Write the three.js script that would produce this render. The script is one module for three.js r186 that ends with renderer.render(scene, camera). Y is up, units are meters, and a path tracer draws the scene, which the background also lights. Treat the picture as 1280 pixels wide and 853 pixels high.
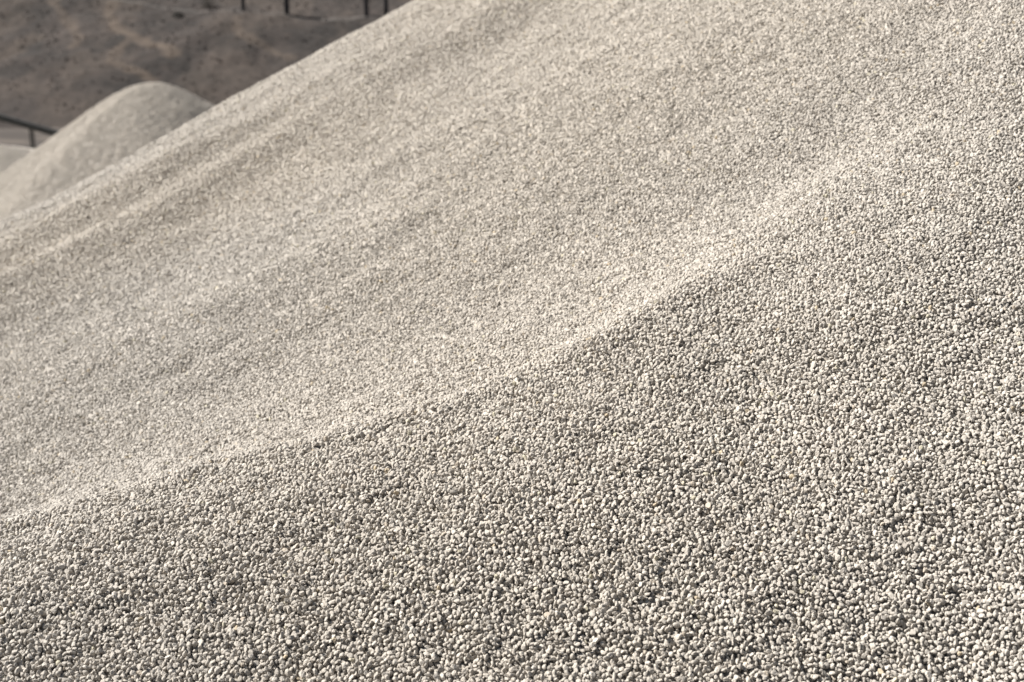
import * as THREE from 'three';
import { mergeVertices, mergeGeometries } from 'three/addons/utils/BufferGeometryUtils.js';
import { RoundedBoxGeometry } from 'three/addons/geometries/RoundedBoxGeometry.js';

// ---------------------------------------------------------------- camera, sky, sun, exposure
const scene = new THREE.Scene();
const PITCH = THREE.MathUtils.degToRad(15);
const camera = new THREE.PerspectiveCamera(26.98, 1024 / 682, 0.1, 3000);
camera.position.set(0, 0, 0);
camera.lookAt(0, -Math.sin(PITCH), -Math.cos(PITCH));
camera.focus = 2.85;                       // the near ridge is sharp
camera.userData.fStop = 4.6;
scene.add(camera);

const renderer = new THREE.WebGLRenderer({ antialias: true });
renderer.setSize(1024, 682);
renderer.toneMapping = THREE.LinearToneMapping;
renderer.toneMappingExposure = 2.2;
renderer.shadowMap.enabled = true;

const SUN = new THREE.Vector3(-0.71, 0.64, -0.14).normalize();
{                                           // clear, slightly dusty sky: pale round the horizon, deeper overhead, glow round the sun
  const w = 256, h = 128, d = new Float32Array(w * h * 4), v = new THREE.Vector3();
  for (let j = 0; j < h; j++) for (let i = 0; i < w; i++) {
    const el = ((j + 0.5) / h - 0.5) * Math.PI, az = ((i + 0.5) / w - 0.5) * 2 * Math.PI;
    v.set(Math.cos(el) * Math.cos(az), Math.sin(el), Math.cos(el) * Math.sin(az));
    const t = Math.pow(1 - Math.max(0, v.y), 3.5), g = 0.15 * Math.exp(-6 * (1 - v.dot(SUN))), k = (j * w + i) * 4;
    d[k] = 0.036 + 0.10 * t + g; d[k + 1] = 0.053 + 0.095 * t + g * 0.96; d[k + 2] = 0.083 + 0.07 * t + g * 0.88; d[k + 3] = 1;
  }
  const t = new THREE.DataTexture(d, w, h, THREE.RGBAFormat, THREE.FloatType); t.mapping = THREE.EquirectangularReflectionMapping; t.magFilter = THREE.LinearFilter; t.needsUpdate = true;
  scene.background = t; scene.environment = t;
}
const sun = new THREE.DirectionalLight(new THREE.Color(1, 0.955, 0.895), 5);
sun.name = 'sun'; sun.position.copy(SUN).multiplyScalar(60).add(new THREE.Vector3(0, 0, -6)); sun.target.position.set(0, -1, -6);
sun.castShadow = true; sun.shadow.mapSize.set(4096, 4096);
Object.assign(sun.shadow.camera, { left: -9, right: 9, top: 9, bottom: -9, near: 1, far: 140 });
scene.add(sun, sun.target);

// ---------------------------------------------------------------- helpers
let seed = 1234567;
const rnd = () => { seed |= 0; seed = seed + 0x6D2B79F5 | 0; let t = Math.imul(seed ^ seed >>> 15, 1 | seed); t = t + Math.imul(t ^ t >>> 7, 61 | t) ^ t; return ((t ^ t >>> 14) >>> 0) / 4294967296; };
const hash = (i, j, k) => { let h = Math.imul(i, 374761393) ^ Math.imul(j, 668265263) ^ Math.imul(k, 974634777); h = Math.imul(h ^ h >>> 13, 1274126177); return ((h ^ h >>> 16) >>> 0) / 4294967296; };
const fade = t => t * t * t * (t * (t * 6 - 15) + 10);
function vn(x, y, k = 0) {                 // value noise, -1 .. 1
  const i = Math.floor(x), j = Math.floor(y), u = fade(x - i), v = fade(y - j);
  const a = hash(i, j, k), b = hash(i + 1, j, k), c = hash(i, j + 1, k), d = hash(i + 1, j + 1, k);
  return 2 * (a + (b - a) * u + (c - a) * v + (a - b - c + d) * u * v) - 1;
}
const fbm = (x, y, k, n = 4) => { let s = 0, a = 0.5; for (let o = 0; o < n; o++) { s += a * vn(x, y, k + o); x = x * 2.03 + 7.1; y = y * 2.03 + 3.7; a *= 0.5; } return s; };
const sstep = (a, b, x) => { const t = Math.min(1, Math.max(0, (x - a) / (b - a))); return t * t * (3 - 2 * t); };
function segDist(x, z, L) {                // distance to a polyline of [x, z]
  let best = 1e9;
  for (let k = 0; k + 1 < L.length; k++) {
    const ax = L[k][0], az = L[k][1], dx = L[k + 1][0] - ax, dz = L[k + 1][1] - az;
    const t = Math.min(1, Math.max(0, ((x - ax) * dx + (z - az) * dz) / (dx * dx + dz * dz)));
    best = Math.min(best, Math.hypot(x - ax - dx * t, z - az - dz * t));
  }
  return best;
}
function label(o, text, category, group) { o.userData.label = text; o.userData.category = category; if (group) o.userData.group = group; return o; }
function finish(o) { o.castShadow = true; o.receiveShadow = true; return o; }
function part(name, geometry, material, parent) { const m = finish(new THREE.Mesh(geometry, material)); m.name = name; parent.add(m); return m; }
function gridMesh(xs, zs, fy, fcol, uvScale) {
  const nx = xs.length, nz = zs.length, pos = new Float32Array(nx * nz * 3), uv = new Float32Array(nx * nz * 2), col = fcol && new Float32Array(nx * nz * 3), idx = [];
  let p = 0;
  for (let j = 0; j < nz; j++) for (let i = 0; i < nx; i++, p++) {
    const x = xs[i], z = zs[j], y = fy(x, z);
    pos[p * 3] = x; pos[p * 3 + 1] = y; pos[p * 3 + 2] = z; uv[p * 2] = x / uvScale; uv[p * 2 + 1] = -z / uvScale;
    if (fcol) { const c = fcol(x, z, y); col[p * 3] = c[0]; col[p * 3 + 1] = c[1]; col[p * 3 + 2] = c[2]; }
    if (i + 1 < nx && j + 1 < nz) idx.push(p, p + nx, p + 1, p + 1, p + nx, p + nx + 1);
  }
  const g = new THREE.BufferGeometry();
  g.setAttribute('position', new THREE.BufferAttribute(pos, 3)); g.setAttribute('uv', new THREE.BufferAttribute(uv, 2));
  if (fcol) g.setAttribute('color', new THREE.BufferAttribute(col, 3));
  g.setIndex(idx); g.computeVertexNormals(); return g;
}
const range = (a, b, step) => { const n = Math.round(Math.abs(b - a) / step), r = []; for (let i = 0; i <= n; i++) r.push(a + (b - a) * i / n); return r; };

// ---------------------------------------------------------------- the shape of the near heap (x, y, z in metres)
const CTRL = [[-0.882,-1.202,-2.214],[-0.436,-1.187,-2.187],[0.0,-1.177,-2.169],[0.428,-1.167,-2.151],[0.846,-1.153,-2.124],[-0.943,-1.153,-2.404],[0.0,-1.055,-2.471],[0.936,-0.974,-2.431],[-1.004,-1.143,-2.582],[-0.71,-1.088,-2.68],[-0.397,-1.028,-2.768],[0.0,-0.934,-2.939],[0.385,-0.822,-3.155],[0.83,-0.606,-3.565],[1.305,-0.239,-4.077],[0.962,-0.785,-2.844],[0.573,-0.938,-2.679],[0.545,-0.872,-2.903],[0.807,-0.729,-3.035],[0.201,-0.923,-2.838],[-1.386,-1.468,-3.592],[-0.896,-1.266,-3.408],[-0.459,-1.086,-3.229],[0.0,-0.939,-3.475],[0.449,-0.774,-3.727],[0.843,-0.55,-4.046],[-1.692,-1.455,-4.476],[-0.861,-1.173,-4.344],[-0.101,-0.855,-4.43],[0.68,-0.429,-4.699],[-2.088,-1.418,-5.625],[-1.36,-1.094,-6.125],[-0.768,-0.777,-6.521],[-0.155,-0.412,-7.033],[-2.988,-1.564,-8.174],[-1.856,-0.989,-8.845],[-0.628,-0.353,-9.533],[1.462,0.707,-10.542],[0.0,-1.336,-1.764],[-0.756,-1.369,-1.807],[0.72,-1.304,-1.721],[1.323,-0.932,-2.287],[1.782,-0.448,-3.296],[-1.492,-1.316,-2.287],[-1.755,-1.304,-2.757],[-2.808,-1.799,-4.487],[-4.855,-2.48,-7.928],[-3.288,-2.714,-9.974],[-2.156,-2.139,-10.645],[-0.928,-1.503,-11.333],[1.162,-0.443,-12.342],[-5.272,-3.597,-9.944]];
const RIDGES = [                            // [line of x, z; half width; height]: rills and ribs running down the slope
  [[[0.6, -7.8], [0.0, -7.45], [-0.82, -7.04], [-1.44, -6.52], [-1.85, -6.22], [-2.21, -5.97], [-2.8, -5.5]], 0.24, 0.06],
  [[[-0.6, -7.6], [-1.18, -7.31], [-1.68, -7.11], [-2.11, -6.88], [-2.43, -6.64], [-3.2, -6.3]], 0.2, 0.05],
  [[[-2.0, -2.8], [-1.5, -2.83], [-1.1, -2.86], [-0.76, -2.94], [-0.42, -3.0], [-0.15, -3.06], [0.11, -3.17], [0.40, -3.31]], 0.085, 0.02],      // the crest of the near rib
  [[[0.30, -3.27], [0.60, -3.52], [0.86, -3.7]], 0.14, 0.016],
];
const NC = CTRL.length;
const phi = r2 => r2 > 1e-12 ? 0.5 * r2 * Math.log(r2) : 0;
const WT = (() => {                         // thin-plate spline through the control points
  const n = NC + 3, A = Array.from({ length: n }, () => new Float64Array(n + 1));
  for (let i = 0; i < NC; i++) {
    for (let j = 0; j < NC; j++) A[i][j] = phi((CTRL[i][0] - CTRL[j][0]) ** 2 + (CTRL[i][2] - CTRL[j][2]) ** 2) + (i === j ? 0.002 : 0);
    A[i][NC] = A[NC][i] = 1; A[i][NC + 1] = A[NC + 1][i] = CTRL[i][0]; A[i][NC + 2] = A[NC + 2][i] = CTRL[i][2]; A[i][n] = CTRL[i][1];
  }
  for (let c = 0; c < n; c++) {
    let p = c; for (let r = c + 1; r < n; r++) if (Math.abs(A[r][c]) > Math.abs(A[p][c])) p = r;
    [A[c], A[p]] = [A[p], A[c]];
    for (let r = 0; r < n; r++) if (r !== c) { const f = A[r][c] / A[c][c]; if (f) for (let k = c; k <= n; k++) A[r][k] -= f * A[c][k]; }
  }
  return A.map((row, i) => row[n] / row[i]);
})();
function spline(x, z) {
  let y = WT[NC] + WT[NC + 1] * x + WT[NC + 2] * z;
  for (let i = 0; i < NC; i++) y += WT[i] * phi((x - CTRL[i][0]) ** 2 + (z - CTRL[i][2]) ** 2);
  return y;
}
const FLOOR = -7.4;
function coarse(x, z) {
  const cx = Math.min(3.2, Math.max(-5.2, x)), cz = Math.min(-1.4, Math.max(-12, z));
  let y = spline(cx, cz) - 0.6 * Math.hypot(x - cx, z - cz);
  for (const [L, w, h] of RIDGES) { const d = segDist(x, z, L); if (d < 4 * w) y += h * Math.exp(-d * d / (w * w)); }
  return Math.max(FLOOR - 0.3, y);
}
// cached on a 2 cm grid where the grains lie
const GX0 = -4.4, GX1 = 3.4, GZ0 = -9.6, GZ1 = -1.4, GS = 0.02, GNX = Math.round((GX1 - GX0) / GS) + 1, GNZ = Math.round((GZ1 - GZ0) / GS) + 1;
const CACHE = new Float32Array(GNX * GNZ);
for (let j = 0; j < GNZ; j++) for (let i = 0; i < GNX; i++) CACHE[j * GNX + i] = coarse(GX0 + i * GS, GZ0 + j * GS);
function smoothH(x, z) {
  const u = (x - GX0) / GS, v = (z - GZ0) / GS, i = Math.floor(u), j = Math.floor(v);
  if (i < 0 || j < 0 || i + 1 >= GNX || j + 1 >= GNZ) return coarse(x, z);
  const a = u - i, b = v - j, k = j * GNX + i;
  return (CACHE[k] * (1 - a) + CACHE[k + 1] * a) * (1 - b) + (CACHE[k + GNX] * (1 - a) + CACHE[k + GNX + 1] * a) * b;
}
const lumps = (x, z) => 0.016 * vn(x / 0.6 + 3, z / 0.6, 11) + 0.007 * vn(x / 0.17, z / 0.17, 12) + 0.0035 * vn(x / 0.055, z / 0.055, 13);
// slides of loose grains leave streaks along the fall line
const streak = (x, z) => { const a = -0.83 * x + 0.56 * z, c = 0.56 * x + 0.83 * z + 0.12 * vn(a / 1.1, 3, 15); return (0.6 * vn(a / 2.2, c / 0.21, 16) + 0.4 * vn(a / 1.2 + 4, c / 0.09, 17)) * sstep(-3.4, -4.6, z); };
const height = (x, z) => smoothH(x, z) + lumps(x, z) + 0.007 * streak(x, z);

// ---------------------------------------------------------------- materials
function grainBump(n, cells) {              // rounded grains packed side by side, tiles
  const pts = []; for (let i = 0; i < cells * cells; i++) pts.push([(i % cells + rnd()) / cells, (Math.floor(i / cells) + rnd()) / cells, 0.6 + 0.4 * rnd()]);
  const d = new Uint8Array(n * n * 4);
  for (let y = 0; y < n; y++) for (let x = 0; x < n; x++) {
    const u = (x + 0.5) / n, v = (y + 0.5) / n, ci = Math.floor(u * cells), cj = Math.floor(v * cells); let h = 0;
    for (let a = -1; a <= 1; a++) for (let b = -1; b <= 1; b++) {
      const q = pts[((cj + b + cells) % cells) * cells + (ci + a + cells) % cells];
      let dx = Math.abs(u - q[0]); dx = Math.min(dx, 1 - dx); let dy = Math.abs(v - q[1]); dy = Math.min(dy, 1 - dy);
      const r = Math.hypot(dx, dy) * cells; h = Math.max(h, q[2] * Math.sqrt(Math.max(0, 1 - r * r / 0.7)));
    }
    const k = (y * n + x) * 4; d[k] = d[k + 1] = d[k + 2] = Math.round(255 * h); d[k + 3] = 255;
  }
  const t = new THREE.DataTexture(d, n, n); t.wrapS = t.wrapT = THREE.RepeatWrapping; t.magFilter = THREE.LinearFilter; t.minFilter = THREE.LinearMipmapLinearFilter; t.generateMipmaps = true; t.needsUpdate = true; return t;
}
const bumpTex = grainBump(512, 56);
const GRAVEL = [0.40, 0.369, 0.328];        // pumice, a warm grey white
const bedMat = new THREE.MeshStandardMaterial({ color: 0xffffff, vertexColors: true, roughness: 1, bumpMap: bumpTex, bumpScale: 0.006 });
const grainMat = new THREE.MeshStandardMaterial({ color: 0xffffff, roughness: 0.97 });
function gravelTone(x, z) {                 // broad mineral variation: dustier ribs along the rills, pinker and yellower patches
  const t = 1 + 0.03 * vn(x / 0.9, z / 0.9, 21) + 0.03 * vn(x / 0.23, z / 0.23, 22) + 0.04 * streak(x, z), w = 0.012 * vn(x / 1.3 + 9, z / 1.3, 23);
  return [GRAVEL[0] * t * (1 + w), GRAVEL[1] * t, GRAVEL[2] * t * (1 - 1.6 * w)];
}

// ---------------------------------------------------------------- ground and hillside
const groundMat = new THREE.MeshStandardMaterial({ vertexColors: true, roughness: 1 });
{
  const xs = [...range(-1500, -60, 120), ...range(-55, 40, 0.9), ...range(60, 1500, 120)], zs = [...range(300, 20, 40), ...range(10, -66, 0.9), ...range(-80, -1500, 142)];
  const g = gridMesh(xs, zs, (x, z) => FLOOR + (Math.abs(x) < 60 && z > -70 && z < 15 ? 0.12 * fbm(x / 5, z / 5, 31) : 0), (x, z) => {
    const n = fbm(x / 3.1, z / 3.1, 33, 5), m = sstep(0.05, 0.35, fbm(x / 1.1 + 5, z / 1.1, 35, 4));
    return [0.042 + 0.015 * n + 0.05 * m, 0.034 + 0.012 * n + 0.042 * m, 0.029 + 0.01 * n + 0.034 * m];
  }, 1);
  const o = part('ground', g, groundMat, scene); o.userData.kind = 'structure';
}
const GULLIES = [                           // washed-out pale gullies and the track on the hillside
  [[[-21.3, -78.5], [-21.09, -76.8], [-20.43, -74.57], [-19.35, -73.28], [-18.07, -72.04], [-16.63, -70.83]], 0.42, 0.9],
  [[[-19.39, -73.45], [-19.29, -71.63], [-19.34, -70.2], [-18.23, -69.27], [-17.11, -68.51]], 0.25, 0.7],
  [[[-24.4, -78], [-24.03, -76.8], [-22.89, -75.18], [-21.78, -72.86], [-21.7, -71.79]], 0.3, 0.55],
  [[[-14.28, -75.0], [-13.71, -73.28], [-12.28, -71.79], [-10.9, -70.99]], 0.3, 0.6],
  [[[-25.8, -71.0], [-24.63, -72.04], [-24.19, -73.28]], 0.5, 0.4],
];
const TRACKS = [
  [[[-22, -77.6], [-18.97, -77.0], [-16.72, -76.3], [-14.14, -75.9], [-11.56, -75.3], [-9.47, -75.1], [-7.66, -75.5], [-6.2, -75.35], [-2, -75.2]], 0.07],
  [[[-9.9, -75.0], [-8.6, -75.0], [-7.6, -75.35]], 0.06],
];
const hillRise = (x, z) => FLOOR - 0.2 + 0.42 * Math.max(0, -z - 64) * (1 + 0.0016 * Math.max(0, -z - 80));
function hillH(x, z) {
  const a = Math.min(1, Math.max(0, (-z - 64) / 6));
  return hillRise(x, z) + a * (0.7 * fbm(x / 9 + 2, z / 9, 41, 3) + 0.16 * fbm(x / 1.7, z / 2.1, 44, 3) + 0.05 * fbm(x / 0.4, z / 0.4, 48, 2));
}
function hillColour(x, z) {
  const wx = x + 0.5 * fbm(x / 1.1, z / 1.1, 51), wz = z + 0.5 * fbm(x / 1.1 + 40, z / 1.1, 52);
  const n = fbm(x / 2.3, z / 2.3, 53, 5), f = fbm(x / 0.35, z / 0.35, 58, 3), dk = sstep(0.12, 0.34, fbm(x / 1.5 + 11, z / 1.9, 61, 4));
  let p = 0.26 * sstep(0.05, 0.4, fbm(x / 2.9 + 30, z / 4, 65, 4));
  for (const [L, w, s] of GULLIES) { const d = segDist(wx, wz, L); p = Math.max(p, s * (1 - sstep(w * 0.4, w * 1.5, d))); }
  let tr = 0; for (const [L, w] of TRACKS) tr = Math.max(tr, 1 - sstep(w * 0.6, w * 1.6, segDist(x, z, L)));
  const k = (1 + 0.4 * n + 0.45 * f) * (1 - 0.42 * dk);
  const c = [0.0285 * k, 0.0218 * k, 0.0186 * k], q = [0.076 + 0.026 * f, 0.057 + 0.02 * f, 0.043 + 0.015 * f], t = [0.105, 0.097, 0.09];
  return c.map((v, i) => { const u = v + (q[i] - v) * p; return u + (t[i] - u) * 0.6 * tr; });
}
{
  const xs = [...range(-600, -70, 26), ...range(-64, -34, 1), ...range(-33, 0, 0.1), ...range(1, 30, 1), ...range(50, 600, 30)];
  const zs = [...range(-62.5, -66, 0.25), ...range(-66.1, -79, 0.1), ...range(-80, -110, 1), ...range(-115, -400, 15)];
  const o = part('hillside', gridMesh(xs, zs, hillH, hillColour, 1), groundMat, scene); o.userData.kind = 'structure';
}

// ---------------------------------------------------------------- near heap: body and loose grains
const heap = new THREE.Group(); heap.name = 'gravel_heap'; heap.position.set(0, FLOOR, -5); scene.add(heap);
label(heap, 'large heap of pale pumice gravel filling the foreground, each grain visible on its near ridge', 'gravel heap');
const local = new THREE.Matrix4().makeTranslation(0, -FLOOR, 5);
{
  const xs = [...range(-17, -4.4, 0.3), ...range(-4.3, 3.2, 0.03), ...range(3.5, 15, 0.3)], zs = [...range(9, -1, 0.3), ...range(-1.2, -9.6, 0.03), ...range(-9.9, -24, 0.3)];
  const g = gridMesh(xs, zs, (x, z) => (x > -4.4 && x < 3.3 && z > -9.7 && z < -1.1 ? height(x, z) - 0.015 : coarse(x, z) - 0.015), gravelTone, 0.45);
  g.applyMatrix4(local); part('heap_body', g, bedMat, heap);
}
function grainGeometry(k) {                 // a crushed, tumbled grain: rounded facets and pits
  const g = new THREE.IcosahedronGeometry(1, 3); g.deleteAttribute('uv'); g.deleteAttribute('normal');
  const P = g.attributes.position, v = new THREE.Vector3(), cuts = [];
  for (let i = 0; i < 9; i++) { const a = rnd() * 6.283, c = 2 * rnd() - 1, s = Math.sqrt(1 - c * c); cuts.push([s * Math.cos(a), c, s * Math.sin(a), 0.55 + 0.32 * rnd()]); }
  for (let i = 0; i < P.count; i++) {
    v.fromBufferAttribute(P, i).normalize(); let r = 1.08;
    for (const [x, y, z, d] of cuts) { const t = x * v.x + y * v.y + z * v.z; if (t > 0.05) r = Math.min(r, d / t); }
    r = r + 0.09 * vn(v.x * 2.3 + 9 * k, v.y * 2.3 + v.z * 3.1, 70 + k) + 0.05 * vn(v.x * 5.1 + v.z * 3.3, v.y * 5.1 - v.z * 2.9 + 5 * k, 90 + k);
    v.multiplyScalar(r); P.setXYZ(i, v.x, v.y, v.z);
  }
  g.computeVertexNormals(); return g;         // unshared corners: crisp broken faces
}
const SHAPES = [0, 1, 2, 3, 4, 5].map(grainGeometry);
const CP = Math.cos(PITCH), SP = Math.sin(PITCH), FX = 640 / 1778, FY = 426.5 / 1778;
const grains = SHAPES.map(() => ({ m: [], c: [] })), big = [];
const q = new THREE.Quaternion(), sc = new THREE.Vector3(), pp = new THREE.Vector3(), M = new THREE.Matrix4();
function grainColour(t) {
  const o = rnd(); let b = 1 + 0.17 * (rnd() + rnd() - 1), cr = 1, cb = 1;
  if (o < 0.014) { b *= 0.5; } else if (o < 0.018) { cr = 1.1; cb = 0.82; b *= 0.9; } else if (o < 0.03) { cr = 1.05; cb = 0.93; b *= 0.95; } else if (o < 0.036) { cb = 0.88; }
  return [Math.min(0.8, t[0] * b * cr), Math.min(0.8, t[1] * b), Math.min(0.8, t[2] * b * cb)];
}
function inView(x, z, y) {                  // only where the grains can be told apart from in front, with room for a step aside
  const D = -SP * y - CP * z, h = CP * y - SP * z;
  return D > 1.6 && Math.abs(x) < D * FX * 1.14 + 0.06 && h < D * FY * 1.1 + 0.05 && h > -D * FY * 1.12 - 0.03 ? D : 0;
}
{
  const CELL = 0.011, X0 = -4.2, Z0 = -9.3, W = Math.ceil(7.5 / CELL) + 2, HH = Math.ceil(7.6 / CELL) + 2, e = 0.03;
  const LAYERS = [0, -0.0062, -0.0122];
  for (let layer = 0; layer < 3; layer++) {
    const head = new Int32Array(W * HH).fill(-1), next = [], gx = [], gz = [], gr = [];
    for (let pass = 0; pass < 3; pass++) for (let cj = 0; cj < HH - 1; cj++) for (let ci = 0; ci < W - 1; ci++) {
      const x0 = X0 + (ci + 0.5) * CELL, z0 = Z0 + (cj + 0.5) * CELL; if (z0 > -1.75 || x0 > 3.2) continue;
      const y0 = smoothH(x0, z0), D = inView(x0, z0, y0);
      if (!D || (layer === 2 && D > 4.4)) continue;
      const nx = -(smoothH(x0 + e, z0) - smoothH(x0 - e, z0)) / (2 * e), nz = -(smoothH(x0, z0 + e) - smoothH(x0, z0 - e)) / (2 * e), nl = Math.hypot(nx, 1, nz);
      if (-(nx * x0 + y0 + nz * z0) / nl < -0.09 * D) continue;         // well turned away from this side of the heap
      const grow = 0.92 + 0.28 * sstep(3.6, 6.5, D);
      for (let tries = 0; tries < (pass ? 4 : 2); tries++) {
        const x = x0 + (rnd() - 0.5) * CELL, z = z0 + (rnd() - 0.5) * CELL;
        const rr = (pass === 0 ? 0.0047 + 0.0014 * rnd() * rnd() : pass === 1 ? 0.0034 + 0.0012 * rnd() : 0.0022 + 0.001 * rnd()) * grow;
        if (pass === 0 && rnd() < 0.4) continue;
        const coarseSide = sstep(-3.7, -3.1, z - 0.35 * x);                // the flank on the far side of the crest is finer and more closely packed
        if (layer === 0 && ((pass === 2 && rnd() < coarseSide) || vn(x / 0.017, z / 0.017, 19) + 0.5 * vn(x / 0.06, z / 0.06, 20) < -0.95 + 0.43 * coarseSide)) continue;      // pits where a grain has rolled away
        let ok = true;
        const bi = Math.floor((x - X0) / CELL), bj = Math.floor((z - Z0) / CELL);
        for (let b = -1; b <= 1 && ok; b++) for (let a = -1; a <= 1 && ok; a++) {
          if (bi + a < 0 || bj + b < 0 || bi + a >= W || bj + b >= HH) continue;
          for (let k = head[(bj + b) * W + bi + a]; k >= 0; k = next[k]) { const dx = gx[k] - x, dz = gz[k] - z, R = 0.86 * (gr[k] + rr); if (dx * dx * (1 + nx * nx) + dz * dz * (1 + nz * nz) < R * R) { ok = false; break; } }
        }
        if (!ok) continue;
        const id = gx.length; gx.push(x); gz.push(z); gr.push(rr); next.push(head[bj * W + bi]); head[bj * W + bi] = id;
        const up = (LAYERS[layer] + (rnd() - 0.5) * 0.0044) * grow, y = height(x, z);
        pp.set(x + up * nx / nl, y + up / nl, z + up * nz / nl);
        q.set(rnd() - 0.5, rnd() - 0.5, rnd() - 0.5, rnd() - 0.5).normalize();
        sc.set(rr * (1.15 + 0.45 * rnd()), rr * (0.95 + 0.25 * rnd()), rr * (0.7 + 0.3 * rnd()));
        const k = Math.floor(rnd() * SHAPES.length) % SHAPES.length, c = grainColour(gravelTone(x, z));
        M.compose(pp, q, sc).premultiply(local);
        if (layer === 0 && pass === 0 && D < 2.7 && rr > 0.0049 && Math.abs(x) < D * FX * 0.99 && CP * y - SP * z > -D * FY * 0.99) { big.push({ size: rr / D, M: M.clone(), k, c }); continue; }
        grains[k].m.push(...M.elements); grains[k].c.push(...c);
      }
    }
    console.log('layer', layer, gx.length);
  }
}
big.sort((a, b) => b.size - a.size);
for (const b of big.splice(300)) { grains[b.k].m.push(...b.M.elements); grains[b.k].c.push(...b.c); }
const PEBBLE = [0.82, 0.9, 0.97, 1.04, 1.12].map(v => new THREE.MeshStandardMaterial({ color: new THREE.Color().setRGB(GRAVEL[0] * v, GRAVEL[1] * v, GRAVEL[2] * v), roughness: 0.97 }));
big.forEach((b, i) => {
  const m = part(i ? 'pebble_' + String(i).padStart(3, '0') : 'pebble', SHAPES[b.k], PEBBLE[i % PEBBLE.length], heap);
  b.M.decompose(m.position, m.quaternion, m.scale);
});
let total = 0;
SHAPES.forEach((g, k) => {
  const n = grains[k].m.length / 16, im = new THREE.InstancedMesh(g, grainMat, n); total += n;
  im.name = k ? 'gravel_' + String(k).padStart(3, '0') : 'gravel'; im.userData.kind = 'stuff';
  im.instanceMatrix.array.set(grains[k].m); im.instanceColor = new THREE.InstancedBufferAttribute(new Float32Array(grains[k].c), 3);
  finish(im); heap.add(im);
});
console.log('grains', total, 'pebbles', big.length);

// ---------------------------------------------------------------- the heaps behind
function farHeap(name, text, cx, cz, top, tan, a, R, ribs, covered) {
  const o = new THREE.Group(); o.name = name; o.position.set(cx, FLOOR, cz); scene.add(o); label(o, text, 'gravel heap');
  const xs = range(-R, R, 0.08), zs = range(R, -R, 0.08);
  const f = (x, z) => {
    const r = Math.hypot(x, z), th = Math.atan2(z, x);
    return Math.max(-0.3, top - FLOOR - tan * (Math.sqrt(r * r + a * a) - a) + ribs(th, r) + 0.05 * fbm(x / 0.9, z / 0.9, 81, 3) + 0.012 * vn(x / 0.12, z / 0.12, 85));
  };
  const tone = (x, z) => { const k = 1 + 0.06 * fbm(x / 0.7, z / 0.7, 88, 4) + 0.03 * fbm(x / 0.16, z / 0.16, 93, 2); return [GRAVEL[0] * k, GRAVEL[1] * k, GRAVEL[2] * k]; };
  part('heap_body', gridMesh(xs, zs, f, tone, 0.9), bedMat, o);
  const m = [], c = [], S = 0.0165;
  for (let z = -1.2; z < R; z += S) for (let x = -R; x < R; x += S) {
    const px = x + (rnd() - 0.5) * S, pz = z + (rnd() - 0.5) * S, y = f(px, pz);
    const wx = cx + px, wy = FLOOR + y, wz = cz + pz, D = -SP * wy - CP * wz, h = CP * wy - SP * wz;
    if (wx < -D * FX * 1.05 || wx > D * covered || h < D * 0.075) continue;
    const d = 0.0095 * (0.75 + 0.5 * rnd());
    q.set(rnd() - 0.5, rnd() - 0.5, rnd() - 0.5, rnd() - 0.5).normalize(); sc.set(d * 1.2, d, d * 0.85); pp.set(px, y + 0.006 * (rnd() - 0.3), pz);
    m.push(...M.compose(pp, q, sc).elements); c.push(...grainColour(tone(px, pz)));
  }
  const im = new THREE.InstancedMesh(SHAPES[0], grainMat, m.length / 16); im.name = 'gravel'; im.userData.kind = 'stuff';
  im.instanceMatrix.array.set(m); im.instanceColor = new THREE.InstancedBufferAttribute(new Float32Array(c), 3); finish(im); o.add(im);
  console.log(name, m.length / 16);
}
farHeap('gravel_heap_001', 'smaller pale gravel heap with a rounded peak, beside the end of the dark conveyor', -7.6, -30.4, -2.5, 0.72, 0.72, 9,
  (th, r) => Math.min(1, r / 3) * 0.13 * (Math.exp(-(((th - 2.15) / 0.2) ** 2)) - Math.exp(-(((th - 2.5) / 0.25) ** 2))), -0.19);
farHeap('gravel_heap_002', 'low distant pale gravel heap at the left edge, under the dark conveyor', -17.6, -43.5, -5.45, 0.3, 3.0, 8.5, () => 0, -0.31);

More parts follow.
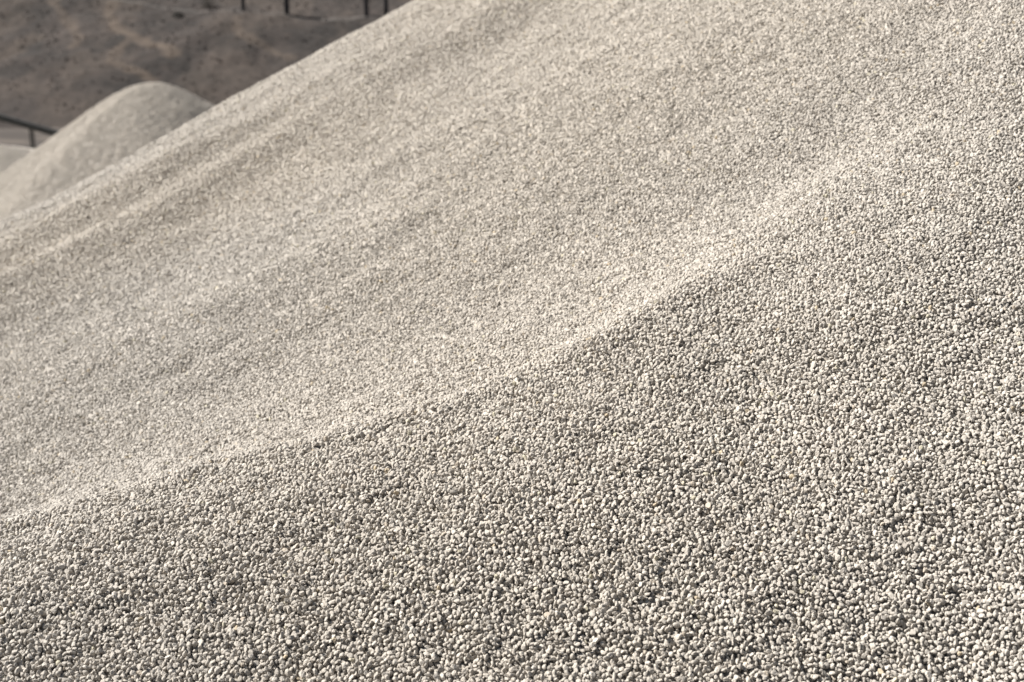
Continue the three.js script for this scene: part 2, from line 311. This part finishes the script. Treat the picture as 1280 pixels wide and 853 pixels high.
// ---------------------------------------------------------------- conveyor
const steel = new THREE.MeshStandardMaterial({ color: new THREE.Color().setRGB(0.022, 0.024, 0.023), roughness: 0.6, metalness: 0.2 });
const rubber = new THREE.MeshStandardMaterial({ color: new THREE.Color().setRGB(0.016, 0.016, 0.016), roughness: 0.85 });
{
  const A = new THREE.Vector3(-24.5, -3.42, -50.4), B = new THREE.Vector3(-14.9, -6.25, -50.2), L = A.distanceTo(B), mid = A.clone().add(B).multiplyScalar(0.5), ang = Math.atan2(B.y - A.y, B.x - A.x);
  const o = new THREE.Group(); o.name = 'conveyor'; o.position.set(mid.x, FLOOR, mid.z); scene.add(o);
  label(o, 'dark sloping conveyor boom on legs, running down from the left edge behind the heaps', 'conveyor');
  const put = (name, g, m, x, y, z, tilt = true) => { const k = part(name, g, m, o), v = new THREE.Vector3(x, y, 0); if (tilt) { v.applyAxisAngle(new THREE.Vector3(0, 0, 1), ang); k.rotation.z = ang; } k.position.set(v.x, v.y + (tilt ? mid.y - FLOOR : 0), z); return k; };
  for (const z of [-0.2, 0.2]) put('side_beam', new RoundedBoxGeometry(L, 0.15, 0.05, 2, 0.012), steel, 0, 0, z);
  put('belt', new RoundedBoxGeometry(L + 0.2, 0.035, 0.34, 2, 0.016), rubber, 0, 0.095, 0);
  for (let k = 0; k < 11; k++) { const g = new THREE.CylinderGeometry(0.03, 0.03, 0.36, 14); g.rotateX(Math.PI / 2); put('roller', g, steel, -L / 2 + 0.4 + k * (L - 0.8) / 10, 0.045, 0); }
  const drum = new THREE.CylinderGeometry(0.07, 0.07, 0.36, 20); drum.rotateX(Math.PI / 2); put('drum', drum, steel, L / 2, 0.03, 0);
  for (const x of [-3.6, 2.77]) for (const z of [-0.15, 0.15]) { const top = mid.y - FLOOR + Math.tan(ang) * x - 0.02; put('leg', new RoundedBoxGeometry(0.06, top, 0.06, 2, 0.01), steel, x, top / 2, z, false); }
}

// ---------------------------------------------------------------- posts and scrub on the hillside
const postMat = new THREE.MeshStandardMaterial({ color: new THREE.Color().setRGB(0.035, 0.034, 0.036), roughness: 0.9 });
const postLabels = ['thin dark post above the pale gully, leftmost of the posts by the track', 'thick dark post where the pale track bends, middle of the row', 'dark post near the top of the gravel slope, left one of a close pair', 'dark post closest to the gravel slope, rightmost of the row'];
[[-14.0, -76.0, 0.18, 1.1], [-11.66, -75.5, 0.24, 1.4], [-7.56, -75.65, 0.21, 1.3], [-6.53, -75.65, 0.21, 1.25]].forEach(([x, z, w, h], i) => {
  const o = new THREE.Group(); o.name = i ? 'track_post_00' + i : 'track_post'; o.position.set(x, hillH(x, z) - 0.06, z); scene.add(o);
  label(o, postLabels[i], 'post', 'posts along the hillside track');
  const b = new RoundedBoxGeometry(w, h, w, 2, 0.03); b.translate(0, h / 2, 0); part('shaft', b, postMat, o);
  const c = new THREE.ConeGeometry(w * 0.72, 0.1, 4); c.rotateY(Math.PI / 4); c.translate(0, h + 0.05, 0); part('cap', c, postMat, o);
});
const leafMat = [[0.03, 0.03, 0.025], [0.045, 0.04, 0.032]].map(c => new THREE.MeshStandardMaterial({ color: new THREE.Color().setRGB(...c), roughness: 1, side: THREE.DoubleSide }));
const twigMat = new THREE.MeshStandardMaterial({ color: new THREE.Color().setRGB(0.05, 0.04, 0.03), roughness: 1 });
let bushes = 0;
function bush(x, z, w, h, text, group) {
  const o = new THREE.Group(); o.name = bushes ? 'scrub_bush_' + String(bushes).padStart(3, '0') : 'scrub_bush'; bushes++;
  o.position.set(x, hillH(x, z) - 0.03, z); scene.add(o); label(o, text, 'bush', group);
  const pos = [], tw = [];
  for (let i = 0; i < 260; i++) {
    const a = rnd() * 6.283, r = Math.sqrt(rnd()) * w / 2, y = h * (0.12 + 0.88 * rnd() * Math.sqrt(Math.max(0, 1 - (2 * r / w) ** 2))), s = 0.035 + 0.03 * rnd();
    const c = [r * Math.cos(a), y, r * Math.sin(a)], d = () => (rnd() - 0.5) * 2 * s;
    for (let k = 0; k < 3; k++) pos.push(c[0] + d(), c[1] + d(), c[2] + d());
  }
  const g = new THREE.BufferGeometry(); g.setAttribute('position', new THREE.Float32BufferAttribute(pos, 3)); g.computeVertexNormals(); part('foliage', g, leafMat[bushes % 2], o);
  for (let i = 0; i < 7; i++) { const a = i * 0.9, t = new THREE.CylinderGeometry(0.006, 0.014, h * 0.9, 5); t.translate(0, h * 0.42, 0); t.rotateX(0.6 * Math.sin(a * 2)); t.rotateY(a); tw.push(t); }
  part('stems', mergeGeometries(tw), twigMat, o);
}
bush(-15.97, -76.7, 0.85, 0.7, 'wide dark bush at the top edge, just above the pale track', 'scrub on the hillside');
bush(-17.31, -75.53, 0.7, 0.3, 'low dark bush on the hillside just under the left end of the pale track', 'scrub on the hillside');
{                                           // broken stones lying over the hillside
  const n = 5000, im = new THREE.InstancedMesh(SHAPES[1], new THREE.MeshStandardMaterial({ color: 0xffffff, roughness: 1 }), n), cc = new THREE.Color();
  for (let i = 0; i < n; i++) {
    const x = -30 + 27 * rnd(), z = -65 - 14 * rnd(), d = 0.016 + 0.05 * rnd() ** 5, h = hillColour(x, z), b = 0.75 + 0.5 * rnd();
    q.set(rnd() - 0.5, rnd() - 0.5, rnd() - 0.5, rnd() - 0.5).normalize(); sc.set(d * 1.3, d, d * 0.8); pp.set(x, hillH(x, z) + d * 0.25, z);
    im.setMatrixAt(i, M.compose(pp, q, sc)); im.setColorAt(i, cc.setRGB(h[0] * b, h[1] * b, h[2] * b));
  }
  im.name = 'rubble'; finish(im); scene.add(im); im.userData = { kind: 'stuff', label: 'loose brown stones strewn over the bare hillside', category: 'rubble' };
}

renderer.render(scene, camera);
